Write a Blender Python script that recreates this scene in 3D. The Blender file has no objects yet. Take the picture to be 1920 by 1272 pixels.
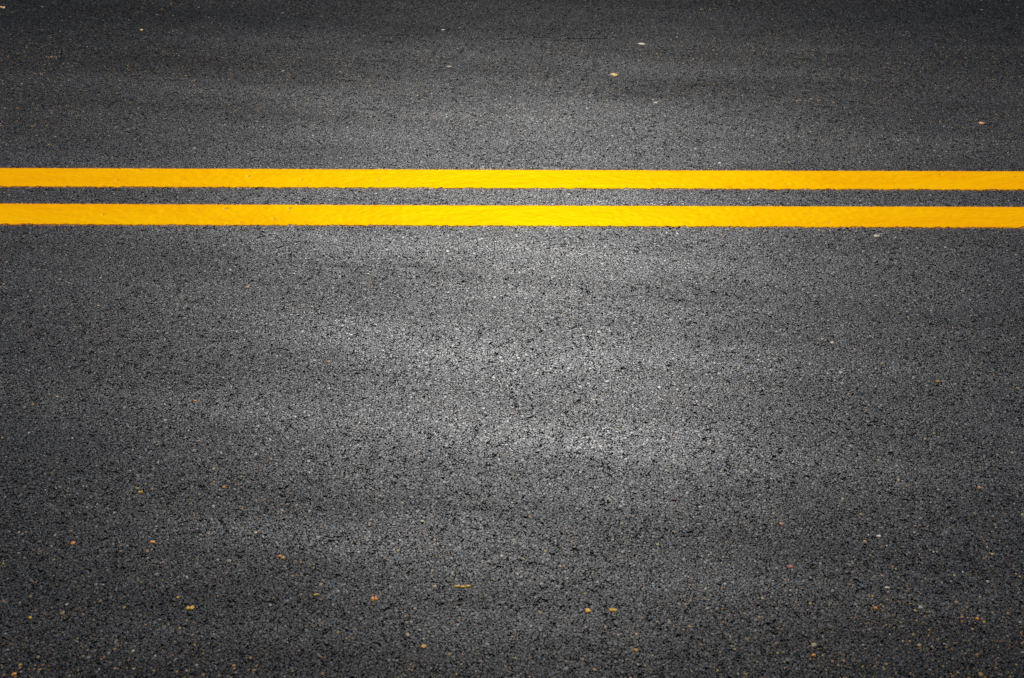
import bpy, math
import numpy as np
from mathutils import Matrix, Vector

sc = bpy.context.scene
R = math.radians

# ------------------------------------------------------------------ camera
PITCH, ROLL, HEIGHT = R(34.0), R(0.19), 1.60
cam_data = bpy.data.cameras.new('camera')
cam_data.sensor_fit = 'HORIZONTAL'
cam_data.sensor_width = 36.0
cam_data.lens = 50.0
cam_data.clip_start = 0.05
cam_data.clip_end = 3000.0
cam_data.dof.use_dof = True
cam_data.dof.focus_distance = 3.05
cam_data.dof.aperture_fstop = 8.0
cam = bpy.data.objects.new('camera', cam_data)
sc.collection.objects.link(cam)
cr, sr, cp, sp = math.cos(ROLL), math.sin(ROLL), math.cos(PITCH), math.sin(PITCH)
right, up, back = (cr, sr*sp, sr*cp), (-sr, cr*sp, cr*cp), (0.0, -cp, sp)
cam.matrix_world = Matrix(((right[0], up[0], back[0], 0.0), (right[1], up[1], back[1], 0.0),
                           (right[2], up[2], back[2], HEIGHT), (0, 0, 0, 1)))
sc.camera = cam

# ------------------------------------------------------------------ sky, sun, exposure
SUN_EL, SUN_AZ = R(38.5), R(0.4)          # low sun ahead of the camera, a touch to the right
world = bpy.data.worlds.new('World')
sc.world = world
world.use_nodes = True
wn = world.node_tree
bg = wn.nodes['Background']
sky = wn.nodes.new('ShaderNodeTexSky')
sky.sky_type = 'NISHITA'
sky.sun_disc = False
sky.sun_elevation = SUN_EL
sky.sun_rotation = SUN_AZ
wn.links.new(sky.outputs[0], bg.inputs[0])
bg.inputs[1].default_value = 0.05
sd = bpy.data.lights.new('sun', 'SUN')
sd.energy = 4.2
sd.angle = R(0.53)
sd.color = (1.0, 0.985, 0.965)
sun = bpy.data.objects.new('sun', sd)
sc.collection.objects.link(sun)
to_sun = Vector((math.sin(SUN_AZ)*math.cos(SUN_EL), math.cos(SUN_AZ)*math.cos(SUN_EL), math.sin(SUN_EL)))
sun.rotation_euler = to_sun.to_track_quat('Z', 'Y').to_euler()
sun.location = to_sun * 30.0
vs = sc.view_settings
vs.view_transform = 'Standard'
vs.look = 'None'
vs.gamma = 1.0
vs.exposure = 0.0
vs.use_curve_mapping = False
sc.cycles.use_denoising = False            # the grain of the asphalt is real detail
sc.cycles.use_adaptive_sampling = False
sc.cycles.max_bounces = 6

# ------------------------------------------------------------------ helpers
rng = np.random.default_rng(20)

def link(o, parent=None):
    sc.collection.objects.link(o)
    if parent is not None:
        o.parent = parent
    return o

def mesh_np(name, v, faces, mats, smooth=False):
    """mesh from a vertex array and an (n, k) index array of equal-sided faces"""
    me = bpy.data.meshes.new(name)
    v = np.asarray(v, np.float32)
    faces = np.asarray(faces, np.int32)
    n, k = faces.shape
    me.vertices.add(len(v)); me.vertices.foreach_set('co', v.ravel())
    me.loops.add(n*k); me.loops.foreach_set('vertex_index', faces.ravel())
    me.polygons.add(n)
    me.polygons.foreach_set('loop_start', np.arange(n, dtype=np.int32)*k)
    me.polygons.foreach_set('use_smooth', np.full(n, smooth, bool))
    me.update(calc_edges=True)
    for m in mats:
        me.materials.append(m)
    return me

def smooth_noise(shape, sig, periodic_crop=True):
    """gaussian-filtered white noise, unit variance; sig = sigma in cells per axis"""
    a = rng.standard_normal(shape)
    f = np.fft.rfftn(a)
    g = 1.0
    for ax, (n, s) in enumerate(zip(shape, sig)):
        fr = np.fft.rfftfreq(n) if ax == len(shape)-1 else np.fft.fftfreq(n)
        w = np.exp(-2*(math.pi*fr*s)**2)
        sh = [1]*len(shape); sh[ax] = len(w)
        g = g*w.reshape(sh)
    b = np.fft.irfftn(f*g, s=shape)
    return b/b.std()

class NT:
    """small node-tree writer"""
    def __init__(self, name):
        self.m = bpy.data.materials.new(name)
        self.m.use_nodes = True
        self.t = self.m.node_tree
        self.p = self.t.nodes['Principled BSDF']
    def n(self, kind, **kw):
        nd = self.t.nodes.new(kind)
        for k, v in kw.items():
            setattr(nd, k, v)
        return nd
    def set(self, sock, v):
        if isinstance(v, bpy.types.NodeSocket):
            self.t.links.new(v, sock)
        else:
            sock.default_value = v
    def math(self, op, a, b=0.0, c=0.0, clamp=False):
        nd = self.n('ShaderNodeMath', operation=op, use_clamp=clamp)
        for s, v in zip(nd.inputs, (a, b, c)):
            self.set(s, v)
        return nd.outputs[0]
    def pos(self):
        g = self.n('ShaderNodeNewGeometry')
        return g.outputs['Position']
    def xyz(self, v):
        s = self.n('ShaderNodeSeparateXYZ'); self.set(s.inputs[0], v)
        return s.outputs
    def scale(self, v, s):
        nd = self.n('ShaderNodeVectorMath', operation='MULTIPLY')
        self.set(nd.inputs[0], v); nd.inputs[1].default_value = s
        return nd.outputs[0]
    def noise(self, v, scale, detail=3.0, rough=0.55):
        nd = self.n('ShaderNodeTexNoise')
        self.set(nd.inputs['Vector'], v)
        nd.inputs['Scale'].default_value = scale
        nd.inputs['Detail'].default_value = detail
        nd.inputs['Roughness'].default_value = rough
        return nd.outputs[0]
    def remap(self, v, a, b, c, d, smooth=False):
        nd = self.n('ShaderNodeMapRange')
        if smooth:
            nd.interpolation_type = 'SMOOTHSTEP'
        self.set(nd.inputs[0], v)
        for i, q in enumerate((a, b, c, d)):
            nd.inputs[i+1].default_value = q
        return nd.outputs[0]
    def mix(self, f, a, b, blend='MIX'):
        nd = self.n('ShaderNodeMix', data_type='RGBA', blend_type=blend)
        self.set(nd.inputs[0], f); self.set(nd.inputs[6], a); self.set(nd.inputs[7], b)
        return nd.outputs[2]
    def ramp(self, v, stops, interp='LINEAR'):
        nd = self.n('ShaderNodeValToRGB')
        nd.color_ramp.interpolation = interp
        e = nd.color_ramp.elements
        while len(e) < len(stops):
            e.new(0.5)
        for el, (p, c) in zip(e, stops):
            el.position = p; el.color = (*c, 1.0)
        self.set(nd.inputs[0], v)
        return nd.outputs[0]
    def bump(self, h, strength, dist):
        nd = self.n('ShaderNodeBump')
        nd.inputs['Strength'].default_value = strength
        nd.inputs['Distance'].default_value = dist
        self.set(nd.inputs['Height'], h)
        self.t.links.new(nd.outputs[0], self.p.inputs['Normal'])

# road layout: the road runs along X, the double line lies across the picture
ROAD_Y0, ROAD_Y1 = -0.62, 6.58
LINE_A = (3.0090, 3.1074)      # far line
LINE_B = (2.8265, 2.9268)      # near line

def gloss_band(t, pos):
    """traffic-worn bands along the road: smoother mat beside the centre line, drier and rougher outwards"""
    y = t.xyz(pos)[1]
    wob = t.math('MULTIPLY_ADD', t.noise(t.scale(pos, (0.7, 6.0, 1.0)), 1.0, 3.0), 0.5, -0.25)
    yw = t.math('ADD', y, wob)
    b = t.math('MULTIPLY', t.remap(yw, 2.65, 4.3, 1.0, 0.13, True), t.remap(yw, 1.3, 2.15, 0.20, 1.0, True))  # edge darkening put into the gloss, near and far
    blot = t.noise(t.scale(pos, (0.8, 2.2, 1.0)), 3.1, 5.0, 0.62)       # uneven wear of the film
    skew = t.n('ShaderNodeVectorRotate', rotation_type='Z_AXIS'); t.set(skew.inputs['Vector'], pos); skew.inputs['Angle'].default_value = R(8)
    band = t.noise(t.scale(skew.outputs[0], (0.16, 2.3, 1.0)), 2.0, 3.0, 0.55)     # streaks left by passing wheels
    k = t.math('MULTIPLY', t.remap(blot, 0.28, 0.72, 0.80, 1.20), t.remap(band, 0.32, 0.68, 0.74, 1.24))
    return t.math('MULTIPLY', b, k)

# ------------------------------------------------------------------ materials
GLOSS = 0.53        # share of the surface under a smooth bitumen film
ROUGH = 0.415

t = NT('asphalt_binder')
pos = t.pos()
x = t.xyz(pos)[0]
fine = t.noise(pos, 900.0, 2.0)
grain = t.n('ShaderNodeTexVoronoi', feature='F1'); t.set(grain.inputs['Vector'], pos); grain.inputs['Scale'].default_value = 190.0
gc = t.xyz(grain.outputs['Color'])[0]
far = t.math('GREATER_THAN', t.math('ABSOLUTE', x), 4.8)
lo = t.ramp(fine, [(0.3, (0.007, 0.007, 0.0075)), (0.75, (0.022, 0.022, 0.023))])
hi = t.ramp(gc, [(0.0, (0.015, 0.015, 0.016)), (0.8, (0.05, 0.05, 0.052)), (1.0, (0.12, 0.115, 0.11))])
t.set(t.p.inputs['Base Color'], t.mix(far, lo, hi))
t.p.inputs['Roughness'].default_value = 0.6
t.p.inputs['Specular IOR Level'].default_value = 0.06
t.bump(t.math('ADD', fine, grain.outputs['Distance']), 0.5, 0.002)
M_BINDER = t.m

t = NT('asphalt_aggregate')
pos = t.pos()
px, py, pz = t.xyz(pos)
at = t.n('ShaderNodeAttribute', attribute_name='tone'); tone = at.outputs['Fac']
at2 = t.n('ShaderNodeAttribute', attribute_name='tint'); tint = at2.outputs['Fac']
col = t.ramp(tone, [(0.0, (0.020, 0.0206, 0.0225)), (0.55, (0.029, 0.0298, 0.0322)), (0.9, (0.040, 0.0408, 0.043)),
                    (0.97, (0.062, 0.062, 0.063)), (0.992, (0.12, 0.12, 0.118)), (1.0, (0.30, 0.295, 0.28))])
# brownish bare stones, gathered in loose drifts that run with the road
drift = t.noise(t.scale(pos, (0.45, 1.5, 1.0)), 2.4, 4.0, 0.6)
y_near = t.remap(py, 1.35, 1.95, 0.30, 0.0, True)
y_far = t.math('MULTIPLY', t.remap(py, 3.15, 3.45, 0.0, 0.16, True), t.remap(py, 3.75, 4.1, 1.0, 0.0, True))
dens = t.math('ADD', t.math('ADD', drift, y_near), y_far)
thr = t.remap(dens, 0.42, 0.95, 0.999, 0.90)
is_tan = t.math('GREATER_THAN', tint, thr)
at3 = t.n('ShaderNodeAttribute', attribute_name='hue'); hue = at3.outputs['Fac']
tan = t.ramp(hue, [(0.0, (0.10, 0.042, 0.026)), (0.3, (0.16, 0.085, 0.035)), (0.6, (0.19, 0.125, 0.05)),
                   (0.85, (0.27, 0.16, 0.03)), (1.0, (0.32, 0.26, 0.17))])
col = t.mix(is_tan, col, tan)
# broad mottling: dusty and tarry streaks along the road
mot = t.noise(t.scale(pos, (0.55, 2.0, 1.0)), 1.7, 5.0, 0.6)
mul = t.remap(mot, 0.3, 0.7, 0.78, 1.22)
comb = t.n('ShaderNodeCombineColor')
for i in range(3):
    t.set(comb.inputs[i], mul)
col = t.mix(1.0, col, comb.outputs[0], 'MULTIPLY')
# thin yellow overspray on the stones beside the painted lines
for (a, b) in (LINE_A, LINE_B):
    d = t.math('SUBTRACT', t.math('ABSOLUTE', t.math('SUBTRACT', py, (a+b)/2)), (b-a)/2)
    nz = t.math('MULTIPLY_ADD', t.noise(pos, 260.0, 2.0), 0.012, -0.006)
    f = t.remap(t.math('ADD', d, nz), -0.0005, 0.0050, 0.85, 0.0, True)
    col = t.mix(f, col, (0.42, 0.14, 0.004, 1.0))
t.set(t.p.inputs['Base Color'], col)
gl = gloss_band(t, pos)
rv = t.remap(tone, 0.0, 1.0, ROUGH-0.04, ROUGH+0.08)
t.p.inputs['Roughness'].default_value = 0.8
t.p.inputs['Specular IOR Level'].default_value = 0.0
t.set(t.p.inputs['Coat Weight'], t.math('MULTIPLY', gl, GLOSS))
t.set(t.p.inputs['Coat Roughness'], rv)
t.bump(t.noise(pos, 1400.0, 2.0), 0.12, 0.0004)
M_STONE = t.m

def paint_material(name, seed, y0, y1):
    t = NT(name)
    pos = t.pos()
    off = t.n('ShaderNodeVectorMath', operation='ADD'); t.set(off.inputs[0], pos); off.inputs[1].default_value = (seed, seed*0.3, 0)
    p = off.outputs[0]
    patch = t.noise(t.scale(p, (0.5, 1.6, 1.0)), 9.0, 4.0, 0.6)
    c = t.ramp(patch, [(0.3, (0.84, 0.315, 0.002)), (0.5, (0.87, 0.365, 0.002)), (0.72, (0.88, 0.415, 0.002))])
    scuff = t.noise(t.scale(p, (0.35, 1.0, 1.0)), 170.0, 4.0, 0.7)
    c = t.mix(t.remap(scuff, 0.56, 0.76, 0.0, 0.5), c, (0.52, 0.20, 0.004, 1.0))
    dirt = t.noise(t.scale(p, (0.6, 1.0, 1.0)), 420.0, 2.0, 0.5)
    c = t.mix(t.remap(dirt, 0.70, 0.78, 0.0, 0.6), c, (0.16, 0.065, 0.008, 1.0))
    # the film runs thin at both edges and shows a deeper orange
    yy = t.math('ADD', t.xyz(pos)[1], t.math('MULTIPLY_ADD', t.noise(p, 330.0, 2.0), 0.007, -0.0035))
    dd = t.math('SUBTRACT', (y1-y0)/2, t.math('ABSOLUTE', t.math('SUBTRACT', yy, (y0+y1)/2)))
    c = t.mix(t.remap(dd, 0.0, 0.006, 0.75, 0.0, True), c, (0.66, 0.19, 0.003, 1.0))
    t.set(t.p.inputs['Base Color'], c)
    t.p.inputs['Roughness'].default_value = 0.8
    t.p.inputs['Specular IOR Level'].default_value = 0.0
    t.bump(scuff, 0.35, 0.0012)
    # beads sunk in the pigment throw the sun back in the colour of the paint
    gl = t.n('ShaderNodeBsdfGlossy'); gl.inputs['Color'].default_value = (0.9, 0.82, 0.0, 1.0); gl.inputs['Roughness'].default_value = 0.43
    ms = t.n('ShaderNodeMixShader'); ms.inputs[0].default_value = 0.038
    t.t.links.new(t.p.outputs[0], ms.inputs[1]); t.t.links.new(gl.outputs[0], ms.inputs[2])
    t.t.links.new(ms.outputs[0], t.t.nodes['Material Output'].inputs[0])
    return t.m

def chip_material(name, c, rough=0.55):
    t = NT(name)
    pos = t.pos()
    n = t.noise(pos, 500.0, 3.0)
    c = tuple(q*0.86 for q in c)
    dark = tuple(q*0.35 for q in c)
    t.set(t.p.inputs['Base Color'], t.ramp(n, [(0.36, dark), (0.55, c), (0.8, tuple(min(1, q*1.15) for q in c))]))
    t.p.inputs['Roughness'].default_value = rough
    t.p.inputs['Specular IOR Level'].default_value = 0.3
    t.bump(n, 0.3, 0.001)
    return t.m

t = NT('verge_soil')
pos = t.pos()
n1 = t.noise(pos, 3.0, 8.0, 0.65)
t.set(t.p.inputs['Base Color'], t.ramp(n1, [(0.3, (0.055, 0.045, 0.03)), (0.55, (0.07, 0.085, 0.03)), (0.75, (0.11, 0.095, 0.06))]))
t.p.inputs['Roughness'].default_value = 0.95
t.bump(t.noise(pos, 40.0, 6.0, 0.7), 0.6, 0.05)
M_SOIL = t.m

t = NT('crack')  # near-black for the slivers that stand in for cracks
t.p.inputs['Base Color'].default_value = (0.006, 0.006, 0.0065, 1)
t.p.inputs['Roughness'].default_value = 0.75
t.p.inputs['Specular IOR Level'].default_value = 0.05
M_CRACK = t.m

# ------------------------------------------------------------------ ground and road
g = link(bpy.data.objects.new('ground', mesh_np('ground', [(-900, -900, -0.06), (900, -900, -0.06), (900, 900, -0.06), (-900, 900, -0.06)],
                                                 [(0, 1, 2, 3)], [M_SOIL])))
g['kind'] = 'structure'

xs = np.array([-300, -40, -4.8, 4.8, 40, 300.0])
rv_, rf_ = [], []
prof = [(ROAD_Y0-0.10, -0.065), (ROAD_Y0, 0.0), (ROAD_Y1, 0.0), (ROAD_Y1+0.10, -0.065)]
for X in xs:
    for (Y, Z) in prof:
        rv_.append((X, Y, Z))
for i in range(len(xs)-1):
    for j in range(3):
        a = i*4+j
        rf_.append((a, a+4, a+5, a+1))
road = link(bpy.data.objects.new('road', mesh_np('road', rv_, rf_, [M_BINDER])))
road['kind'] = 'structure'

# ------------------------------------------------------------------ the stones of the asphalt
CELL, VARIANTS = 0.16, 12

def stone_batch(c, r, ztop, tilt, n=6):
    """angular flat-topped stones: c (m,2) centres, r (m,) radii; returns vertices, triangles"""
    m = len(r)
    ang = (np.arange(n)[None]/n + rng.uniform(-0.32/n, 0.32/n, (m, n)) + rng.random((m, 1)))*2*math.pi
    rad = r[:, None]*rng.uniform(0.72, 1.22, (m, n))
    asp = rng.uniform(0.72, 1.0, (m, 1)); th = rng.uniform(0, math.pi, (m, 1))
    ux, uy = rad*np.cos(ang), rad*np.sin(ang)*asp
    ox, oy = ux*np.cos(th)-uy*np.sin(th), ux*np.sin(th)+uy*np.cos(th)
    tf = rng.uniform(0.82, 0.97, (m, 1))
    v = np.zeros((m, 2*n+1, 3))
    v[:, 0, 2] = ztop + 0.035*r
    v[:, 1:n+1, 0] = ox*tf; v[:, 1:n+1, 1] = oy*tf
    v[:, 1:n+1, 2] = ztop[:, None] + (tilt[:, :1]*ox + tilt[:, 1:]*oy)*tf + rng.normal(0, 0.02, (m, n))*r[:, None]
    v[:, n+1:, 0] = ox*1.08; v[:, n+1:, 1] = oy*1.08
    v[:, n+1:, 2] = ztop[:, None] - np.maximum(0.0022, 0.75*r)[:, None]
    v[:, :, :2] += c[:, None, :]
    f = []
    for i in range(n):
        j = (i+1) % n
        f += [(0, 1+i, 1+j), (1+i, n+1+i, n+1+j), (1+i, n+1+j, 1+j)]
    f = np.array(f)
    F = (f[None] + (np.arange(m)*(2*n+1))[:, None, None]).reshape(-1, 3)
    return v.reshape(-1, 3), F, len(f), 2*n+1

def pack(voids):
    """polydisperse random packing on a square tile (wrapping), with some voids left open"""
    spec = [(34, 0.0032, 0.0048, 0.80, False), (420, 0.0021, 0.0033, 0.76, False),
            (1500, 0.00125, 0.0020, 0.70, False), (3300, 0.0008, 0.0012, 0.50, False)]
    C = np.zeros((6500, 2)); Rr = np.zeros(6500); V = np.zeros(6500, bool); k = 0
    for _ in range(voids):                                   # ragged open pores, several joined discs each
        p = rng.random(2)*CELL
        th = rng.uniform(0, 2*math.pi)
        for _ in range(rng.integers(1, 7)):
            r = rng.uniform(0.0007, 0.0021)
            C[k] = p % CELL; Rr[k] = r; V[k] = True; k += 1
            th += rng.normal(0, 0.7)
            p = p + np.array([math.cos(th), math.sin(th)])*r*1.6
    for (num, r0, r1, fac, void) in spec:
        for r in rng.uniform(r0, r1, num):
            for _ in range(4):
                p = rng.random(2)*CELL
                if fac:
                    d = np.abs(C[:k]-p); d = np.minimum(d, CELL-d)
                    if ((d**2).sum(1) < (fac*(Rr[:k]+r))**2).any():
                        continue
                C[k] = p; Rr[k] = r; V[k] = void; k += 1
                break
    keep = ~V[:k]
    return C[:k][keep]-CELL/2, Rr[:k][keep]

allv, allf, var_, tone_, tint_, hue_ = [], [], [], [], [], []
base = 0
for q in range(VARIANTS):
    c, r = pack(int(rng.integers(10, 62)))
    m = len(r)
    z = 0.0024 + rng.normal(0, 0.00018, m) + 0.05*(r-0.002)
    v, F, nf, nv = stone_batch(c, r, z, rng.normal(0, math.tan(R(1.4)), (m, 2)))
    allv.append(v); allf.append(F+base); base += len(v)
    var_.append(np.full(len(F), q, np.int32))
    for lst in (tone_, tint_, hue_):
        lst.append(np.repeat(rng.random(m), nf))
me = mesh_np('aggregate', np.concatenate(allv), np.concatenate(allf), [M_STONE])
a = me.attributes.new('variant', 'INT', 'FACE'); a.data.foreach_set('value', np.concatenate(var_))
for nm, lst in (('tone', tone_), ('tint', tint_), ('hue', hue_)):
    a = me.attributes.new(nm, 'FLOAT', 'FACE'); a.data.foreach_set('value', np.concatenate(lst).astype(np.float32))
agg = link(bpy.data.objects.new('aggregate', me), road)
agg['kind'] = 'stuff'
NX, NY = 60, int(round((ROAD_Y1-ROAD_Y0)/CELL))
ng = bpy.data.node_groups.new('lay_aggregate', 'GeometryNodeTree')
ng.interface.new_socket('Geometry', in_out='INPUT', socket_type='NodeSocketGeometry')
ng.interface.new_socket('Geometry', in_out='OUTPUT', socket_type='NodeSocketGeometry')
N, L = ng.nodes.new, ng.links.new
gi, go = N('NodeGroupInput'), N('NodeGroupOutput')
va = N('GeometryNodeInputNamedAttribute'); va.data_type = 'INT'; va.inputs[0].default_value = 'variant'
sp_ = N('GeometryNodeSplitToInstances'); sp_.domain = 'FACE'
L(gi.outputs[0], sp_.inputs['Geometry'])
L([o for o in va.outputs if o.type == 'INT' and o.enabled][0], sp_.inputs['Group ID'])
gr = N('GeometryNodeMeshGrid')
gr.inputs['Size X'].default_value = (NX-1)*CELL; gr.inputs['Size Y'].default_value = (NY-1)*CELL
gr.inputs['Vertices X'].default_value = NX; gr.inputs['Vertices Y'].default_value = NY
tr = N('GeometryNodeTransform'); tr.inputs['Translation'].default_value = (0, (ROAD_Y0+ROAD_Y1)/2, 0)
L(gr.outputs['Mesh'], tr.inputs['Geometry'])
def rnd_int(hi, seed):
    rn = N('FunctionNodeRandomValue'); rn.data_type = 'INT'
    ints = [s for s in rn.inputs if s.type == 'INT' and s.enabled]
    rn.inputs['Seed'].default_value = seed
    mn = [s for s in rn.inputs if s.name == 'Min' and s.type == 'INT'][0]; mn.default_value = 0
    mx = [s for s in rn.inputs if s.name == 'Max' and s.type == 'INT'][0]; mx.default_value = hi
    return [o for o in rn.outputs if o.type == 'INT'][0]
mu = N('ShaderNodeMath'); mu.operation = 'MULTIPLY'; mu.inputs[1].default_value = math.pi/2
L(rnd_int(3, 5), mu.inputs[0])
cx = N('ShaderNodeCombineXYZ'); L(mu.outputs[0], cx.inputs[2])
er = N('FunctionNodeEulerToRotation'); L(cx.outputs[0], er.inputs[0])
ip = N('GeometryNodeInstanceOnPoints')
L(tr.outputs[0], ip.inputs['Points']); L(sp_.outputs['Instances'], ip.inputs['Instance'])
ip.inputs['Pick Instance'].default_value = True
L(rnd_int(VARIANTS-1, 9), ip.inputs['Instance Index'])
L(er.outputs[0], ip.inputs['Rotation'])
L(ip.outputs[0], go.inputs[0])
md = agg.modifiers.new('lay_aggregate', 'NODES'); md.node_group = ng

# ------------------------------------------------------------------ the two painted lines
def painted_line(y0, y1, mat, label):
    step = 0.0025
    xf = np.arange(-2.6, 2.6+1e-6, step)
    xo = np.array([-300, -150, -80, -40, -20, -10, -5.0])
    X = np.concatenate([xo, xf, -xo[::-1]])
    nfx = len(xf); k0 = len(xo)
    w = y1-y0
    e = np.array([0, 0.0004, 0.0010, 0.0019, 0.0032, 0.005])
    mid = np.linspace(0.0075, w-0.0075, 34)
    S = np.concatenate([e, mid, w-e[::-1]])           # distance from the near edge
    ny = len(S)
    def edge(fine_amp):
        o = smooth_noise((nfx,), (0.55,))*fine_amp + smooth_noise((nfx,), (2.4,))*fine_amp*0.3 + smooth_noise((nfx,), (60,))*0.0003
        return o
    near, far = edge(0.0019), edge(0.0007)
    h = smooth_noise((nfx, 64), (1.6, 0.8))[:, :ny]*0.00010 + smooth_noise((nfx, 64), (5, 2.0))[:, :ny]*0.00008
    pits = np.zeros((nfx, ny))
    ii, jj = np.mgrid[0:nfx, 0:ny]
    for _ in range(26):
        a, b = rng.integers(20, nfx-20), rng.integers(7, ny-7)
        sl = np.s_[max(0, a-12):a+12, max(0, b-6):b+6]
        pits[sl] += np.exp(-((ii[sl]-a)/rng.uniform(0.9, 2.0))**2-((jj[sl]-b)/rng.uniform(0.5, 0.9))**2)*rng.uniform(0.0007, 0.0024)
    T = 0.0032
    dn = np.minimum(S, w-S)
    pr = np.clip(dn/0.0032, 0, 1); pr = np.sqrt(1-(1-pr)**2)
    V = np.zeros((len(X), ny, 3))
    V[:, :, 0] = X[:, None]
    V[:, :, 1] = y0 + S[None]
    V[:, :, 2] = -0.0006 + (T+0.0006)*pr[None]
    wn_ = np.clip(1-S/(w*0.5), 0, 1)[None]; wf = np.clip(1-(w-S)/(w*0.5), 0, 1)[None]
    V[k0:k0+nfx, :, 1] += near[:, None]*wn_ + far[:, None]*wf
    V[k0:k0+nfx, :, 2] += (h-pits)*pr[None]
    idx = np.arange(len(X)*ny).reshape(len(X), ny)
    F = np.stack([idx[:-1, :-1], idx[1:, :-1], idx[1:, 1:], idx[:-1, 1:]], -1).reshape(-1, 4)
    o = link(bpy.data.objects.new('yellow_road_line', mesh_np('yellow_road_line', V.reshape(-1, 3), F, [mat], True)))
    o['label'] = label
    o['category'] = 'road line'
    o['group'] = 'double yellow centre line'
    return o

painted_line(*LINE_A, paint_material('yellow_paint_far', 3.1, *LINE_A), 'upper yellow painted line of the double line across the asphalt, farther from the viewer')
painted_line(*LINE_B, paint_material('yellow_paint_near', 11.7, *LINE_B), 'lower yellow painted line of the double line across the asphalt, nearer to the viewer')

# ------------------------------------------------------------------ coloured chips lying in the asphalt
PAL = {
    'yellow': chip_material('yellow_chip', (0.80, 0.43, 0.02)),
    'orange': chip_material('orange_chip', (0.75, 0.28, 0.03)),
    'amber': chip_material('amber_chip', (0.55, 0.27, 0.05)),
    'cream': chip_material('cream_chip', (0.62, 0.50, 0.34)),
    'white': chip_material('white_chip', (0.78, 0.76, 0.72)),
    'rust': chip_material('rust_chip', (0.36, 0.12, 0.05)),
    'pink': chip_material('pink_chip', (0.60, 0.26, 0.20)),
    'tan': chip_material('tan_chip', (0.36, 0.26, 0.13)),
}

def chip_shape(lx, ly, h, seed, lumps=1):
    """a faceted crumb: irregular rings stacked to a blunt top, lumps > 1 joins grains side by side"""
    r2 = np.random.default_rng(seed)
    V, F = [], []
    for k in range(lumps):
        n = 8
        ox = (k-(lumps-1)/2)*lx*0.92/lumps if lumps > 1 else 0.0
        oy = r2.uniform(-0.2, 0.2)*ly if lumps > 1 else 0.0
        a = (np.arange(n)+r2.uniform(-0.3, 0.3, n))/n*2*math.pi
        rr = r2.uniform(0.75, 1.15, n)
        b = len(V)
        sx = lx/2/(lumps**0.8); sy = ly/2
        for (s, z) in ((0.9, -0.0016), (1.0, 0.25*h), (0.8, 0.7*h), (0.42, h)):
            for q in range(n):
                j = r2.uniform(0.9, 1.1)
                V.append((ox+math.cos(a[q])*rr[q]*sx*s*j, oy+math.sin(a[q])*rr[q]*sy*s*j, z*(r2.uniform(0.85, 1.1) if z > 0 else 1)))
        for l in range(3):
            for q in range(n):
                p = (q+1) % n
                F.append((b+l*n+q, b+l*n+p, b+l*n+n+p, b+l*n+n+q))
        F.append(tuple(b+3*n+q for q in range(n)))
        F.append(tuple(b+q for q in reversed(range(n))))
    m = bpy.data.meshes.new('chip')
    m.from_pydata(V, [], F); m.update()
    return m

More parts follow.
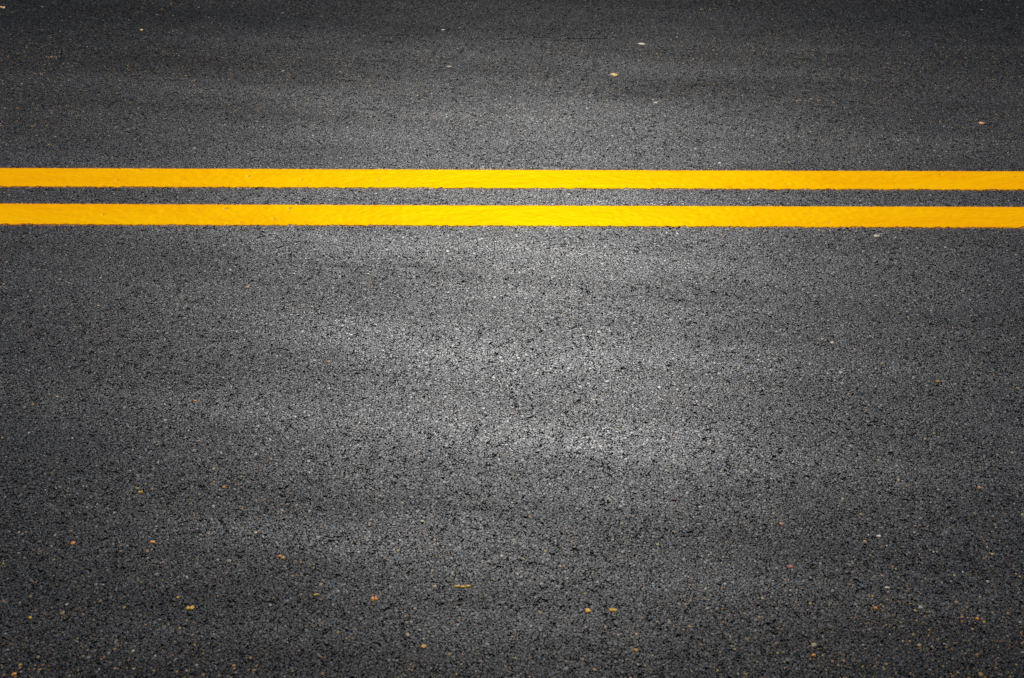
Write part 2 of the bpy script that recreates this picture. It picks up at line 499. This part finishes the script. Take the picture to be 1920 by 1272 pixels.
CHIPS = [
    ('stone_chip', 'orange', 1.2175, 3.3780, 0.0171, 0.0171, 0.0018, 10, 1, 'bright orange chip alone near the right edge, above the double yellow line'),
    ('stone_chip', 'yellow', 0.2802, 3.6812, 0.0222, 0.0222, 0.0018, 0, 1, 'flat ochre yellow chip right of centre on the far lane, well above the lines'),
    ('stone_chip', 'cream', 0.3736, 3.9035, 0.0218, 0.0180, 0.0018, 0, 1, 'thin cream sliver near the top, farthest cream chip on the far lane'),
    ('stone_chip', 'white', -0.2069, 4.0045, 0.0111, 0.0111, 0.0018, 0, 1, 'small white chip near the top edge, left of the dark cracks'),
    ('stone_chip', 'tan', -0.1791, 3.7328, 0.0158, 0.0158, 0.0018, 5, 1, 'dull tan chip above the lines, left of the flat ochre yellow chip'),
    ('stone_chip', 'cream', 0.3806, 3.4961, 0.0150, 0.0150, 0.0018, 0, 1, 'pale cream chip between the flat ochre yellow chip and the upper yellow line'),
    ('stone_chip', 'yellow', -1.5645, 4.1734, 0.0172, 0.0172, 0.0018, 0, 2, 'yellow double chip in the top left corner'),
    ('stone_chip', 'yellow', -1.0998, 3.9967, 0.0125, 0.0125, 0.0018, 0, 1, 'small yellow chip near the top edge at the left'),
    ('stone_chip', 'white', 0.5095, 3.1455, 0.0104, 0.0104, 0.0018, 8, 1, 'white chip lying just above the upper yellow line, right of centre'),
    ('stone_chip', 'cream', 0.8203, 2.7876, 0.0148, 0.0130, 0.0018, 12, 1, 'long cream chip just below the lower yellow line at the right'),
    ('stone_chip', 'cream', 0.6413, 2.3587, 0.0113, 0.0103, 0.0018, 8, 1, 'cream chip in the right half, midway between lines and bottom edge'),
    ('stone_chip', 'amber', 0.8197, 2.2280, 0.0091, 0.0091, 0.0018, 15, 2, 'amber double chip towards the right edge, below the cream chip'),
    ('stone_chip', 'amber', -0.5617, 2.5610, 0.0099, 0.0099, 0.0018, 0, 1, 'amber chip below the lines in the left half, the uppermost there'),
    ('stone_chip', 'pink', -0.3597, 2.2858, 0.0101, 0.0101, 0.0018, 5, 1, 'pinkish red chip left of the bright middle of the near lane'),
    ('stone_chip', 'orange', -0.5971, 2.1563, 0.0088, 0.0088, 0.0018, 0, 1, 'orange chip at left, halfway down the near lane'),
    ('stone_chip', 'orange', -0.5001, 1.9046, 0.0082, 0.0082, 0.0018, 5, 1, 'orange chip at left, directly above the pair of bright orange chips'),
    ('stone_chip', 'yellow', -0.6418, 1.8910, 0.0081, 0.0077, 0.0018, 0, 2, 'pale yellow double chip at left, beside the lone orange chip'),
    ('stone_chip', 'orange', -0.7253, 1.7601, 0.0093, 0.0082, 0.0018, 0, 1, 'bright orange chip, left one of a level pair near the left edge'),
    ('stone_chip', 'orange', -0.5945, 1.7633, 0.0101, 0.0082, 0.0018, 0, 1, 'bright orange chip, right one of a level pair near the left edge'),
    ('stone_chip', 'amber', -0.3759, 1.7283, 0.0146, 0.0080, 0.0018, -8, 2, 'long amber double chip low in the left half'),
    ('stone_chip', 'rust', 0.2811, 1.8759, 0.0065, 0.0065, 0.0018, 0, 1, 'rusty round chip right of centre in the lower half'),
    ('stone_chip', 'rust', 0.4561, 1.8135, 0.0103, 0.0097, 0.0018, 0, 1, 'dark rust chip in the lower right, left of the white chip'),
    ('stone_chip', 'white', 0.6125, 1.7836, 0.0078, 0.0078, 0.0018, 15, 1, 'white chip in the lower right, brightest one there'),
    ('stone_chip', 'cream', 0.6002, 1.6611, 0.0098, 0.0065, 0.0018, 5, 1, 'cream chip in the lower right, below the white chip'),
    ('stone_chip', 'rust', 0.4538, 1.7096, 0.0130, 0.0101, 0.0018, -5, 1, 'large orange brown rust chip in the lower right, left of the cream chip'),
    ('stone_chip', 'orange', 0.8149, 1.9099, 0.0074, 0.0074, 0.0018, 0, 1, 'small orange chip by the right edge in the lower half'),
    ('stone_chip', 'yellow', -0.5033, 1.6132, 0.0140, 0.0095, 0.0018, 8, 2, 'bright yellow double chip in the lower left, the largest yellow one there'),
    ('stone_chip', 'yellow', -0.7476, 1.5889, 0.0066, 0.0066, 0.0018, 0, 1, 'yellow chip close to the left edge near the bottom'),
    ('stone_chip', 'yellow', -0.3090, 1.6413, 0.0097, 0.0054, 0.0016, 5, 1, 'thin yellow sliver between the yellow double chip and the orange lump'),
    ('stone_chip', 'orange', -0.2163, 1.6345, 0.0111, 0.0111, 0.0018, 15, 2, 'knobbly orange lump left of centre near the bottom'),
    ('stone_chip', 'yellow', -0.0771, 1.6616, 0.0285, 0.0065, 0.0018, 2, 3, 'long thin yellow flake near the bottom, left of centre'),
    ('stone_chip', 'amber', -0.1331, 1.5300, 0.0107, 0.0089, 0.0018, 10, 1, 'rounded amber chip near the bottom edge, below the long yellow flake'),
    ('stone_chip', 'yellow', 0.1209, 1.6079, 0.0103, 0.0103, 0.0018, -15, 1, 'bright yellow chip, left one of two near the bottom right of centre'),
    ('stone_chip', 'yellow', 0.1593, 1.6081, 0.0140, 0.0084, 0.0018, -5, 2, 'yellow brown double chip, right one of two near the bottom right of centre'),
    ('stone_chip', 'orange', 0.1894, 1.5248, 0.0086, 0.0069, 0.0018, 0, 1, 'orange chip near the bottom edge, right of centre'),
    ('stone_chip', 'tan', 0.4619, 1.5370, 0.0100, 0.0100, 0.0018, 25, 1, 'tan pebble near the bottom edge in the right half'),
    ('stone_chip', 'orange', 0.4575, 1.5162, 0.0078, 0.0068, 0.0018, 5, 1, 'orange chip just below the tan pebble at the bottom right'),
    ('stone_chip', 'orange', 0.5728, 1.6158, 0.0074, 0.0074, 0.0018, 0, 1, 'orange chip below the cream chip in the lower right'),
    ('stone_chip', 'orange', 0.7260, 1.5934, 0.0073, 0.0073, 0.0018, 0, 1, 'orange chip near the right edge, close to the bottom'),
    ('stone_chip', 'orange', -0.7393, 1.4725, 0.0084, 0.0084, 0.0018, 0, 1, 'orange chip in the bottom left corner'),
]
for i, (nm, mat, X, Y, lx, ly, h, rot, lumps, label) in enumerate(CHIPS):
    m = chip_shape(lx, ly, h, 100+i, lumps)
    m.materials.append(PAL[mat])
    o = link(bpy.data.objects.new(nm, m))
    o.location = (X, Y, 0.0022); o.rotation_euler = (0, 0, R(rot))
    o['label'] = label; o['category'] = 'chip'; o['group'] = 'coloured chips lying in the asphalt'

# fine coloured grit, too small and too many to count
SCUFFS = [(0.777, 3.516, 0.036, 0.017, 60),
          (-1.307, 3.788, 0.03, 0.011, 36),
          (-1.31, 3.672, 0.037, 0.011, 24),
          (-0.444, 2.491, 0.033, 0.021, 26),
          (-0.013, 2.799, 0.066, 0.027, 46),
          (0.09, 1.792, 0.022, 0.046, 30),
          (-0.308, 2.173, 0.015, 0.021, 16),
          (0.041, 3.614, 0.117, 0.035, 60),
          (-0.38, 3.593, 0.218, 0.044, 110),
          (0.441, 3.303, 0.041, 0.015, 24),
          (-0.689, 3.522, 0.05, 0.051, 30)]
def grit(num):
    xs_, ys_, hs = [], [], []
    while len(xs_) < num:
        y = rng.uniform(0.9, 5.0); x_ = rng.uniform(-2.4, 2.4)
        p = 0.22
        if y < 1.9: p = 0.22+(0.75-0.3*max(-1, min(1, x_)))*(1.9-y)/0.6
        elif 3.25 < y < 4.0: p = 0.6
        if rng.random() > p: continue
        if any(a-0.006 < y < b+0.006 for (a, b) in (LINE_A, LINE_B)): continue
        xs_.append(x_); ys_.append(y)
    for (cx_, cy_, sx_, sy_, k_) in SCUFFS:               # crushed stone dust in small drifts
        for _ in range(k_):
            a, b = rng.normal(0, 0.5, 2)
            xs_.append(cx_+a*sx_); ys_.append(cy_+b*sy_); num += 1
    c = np.stack([xs_, ys_], 1)
    r = 0.0006+0.0013*rng.random(num)**2
    v, F, nf, nv = stone_batch(c, r, 0.0026+r*0.25, rng.normal(0, 0.15, (num, 2)))
    keys = ['amber', 'tan', 'cream', 'rust', 'orange', 'yellow', 'white']
    m = mesh_np('coloured_grit', v, F, [PAL[k] for k in keys])
    w = rng.choice(len(keys), num, p=[0.25, 0.33, 0.15, 0.10, 0.07, 0.06, 0.04])
    m.polygons.foreach_set('material_index', np.repeat(w, nf).astype(np.int32))
    return m
gt = link(bpy.data.objects.new('coloured_grit', grit(1500)), road)
gt['kind'] = 'stuff'

# dark raised slivers standing in for thin cracks and scratches on the far lane
def crack_streak(X, Y, ln, wd, seed):
    r2 = np.random.default_rng(seed)
    n = 26
    s = np.linspace(-0.5, 0.5, n)
    hw = wd/2*np.clip(1-(2*np.abs(s))**3, 0.08, 1)*r2.uniform(0.4, 1.2, n)
    cy = np.cumsum(r2.normal(0, 0.0007, n))
    V = []
    for i in range(n):
        for (q, z) in ((-1, 0.0), (-0.5, 0.0034), (0.5, 0.0034), (1, 0.0)):
            V.append((s[i]*ln, cy[i]+q*hw[i], z))
    F = [(i*4+j, i*4+4+j, i*4+5+j, i*4+1+j) for i in range(n-1) for j in range(3)]
    m = mesh_np('crack_streak', V, F, [M_CRACK], True)
    o = link(bpy.data.objects.new('crack_streak', m), road)
    o.location = (X, Y, 0.0)
for i, (X, Y, ln, wd) in enumerate([
    (0.2157, 3.9418, 0.1249, 0.0060),
    (-0.6470, 3.9427, 0.0858, 0.0060),
    (-0.3517, 3.9616, 0.0861, 0.0060),
    (-0.3663, 3.9170, 0.0435, 0.0060),
    (0.0831, 3.9492, 0.0469, 0.0060),
    (-0.0125, 3.7907, 0.0257, 0.0060),
    (-0.0146, 3.9361, 0.0546, 0.0060),
]):
    crack_streak(X, Y, ln, wd, 40+i)
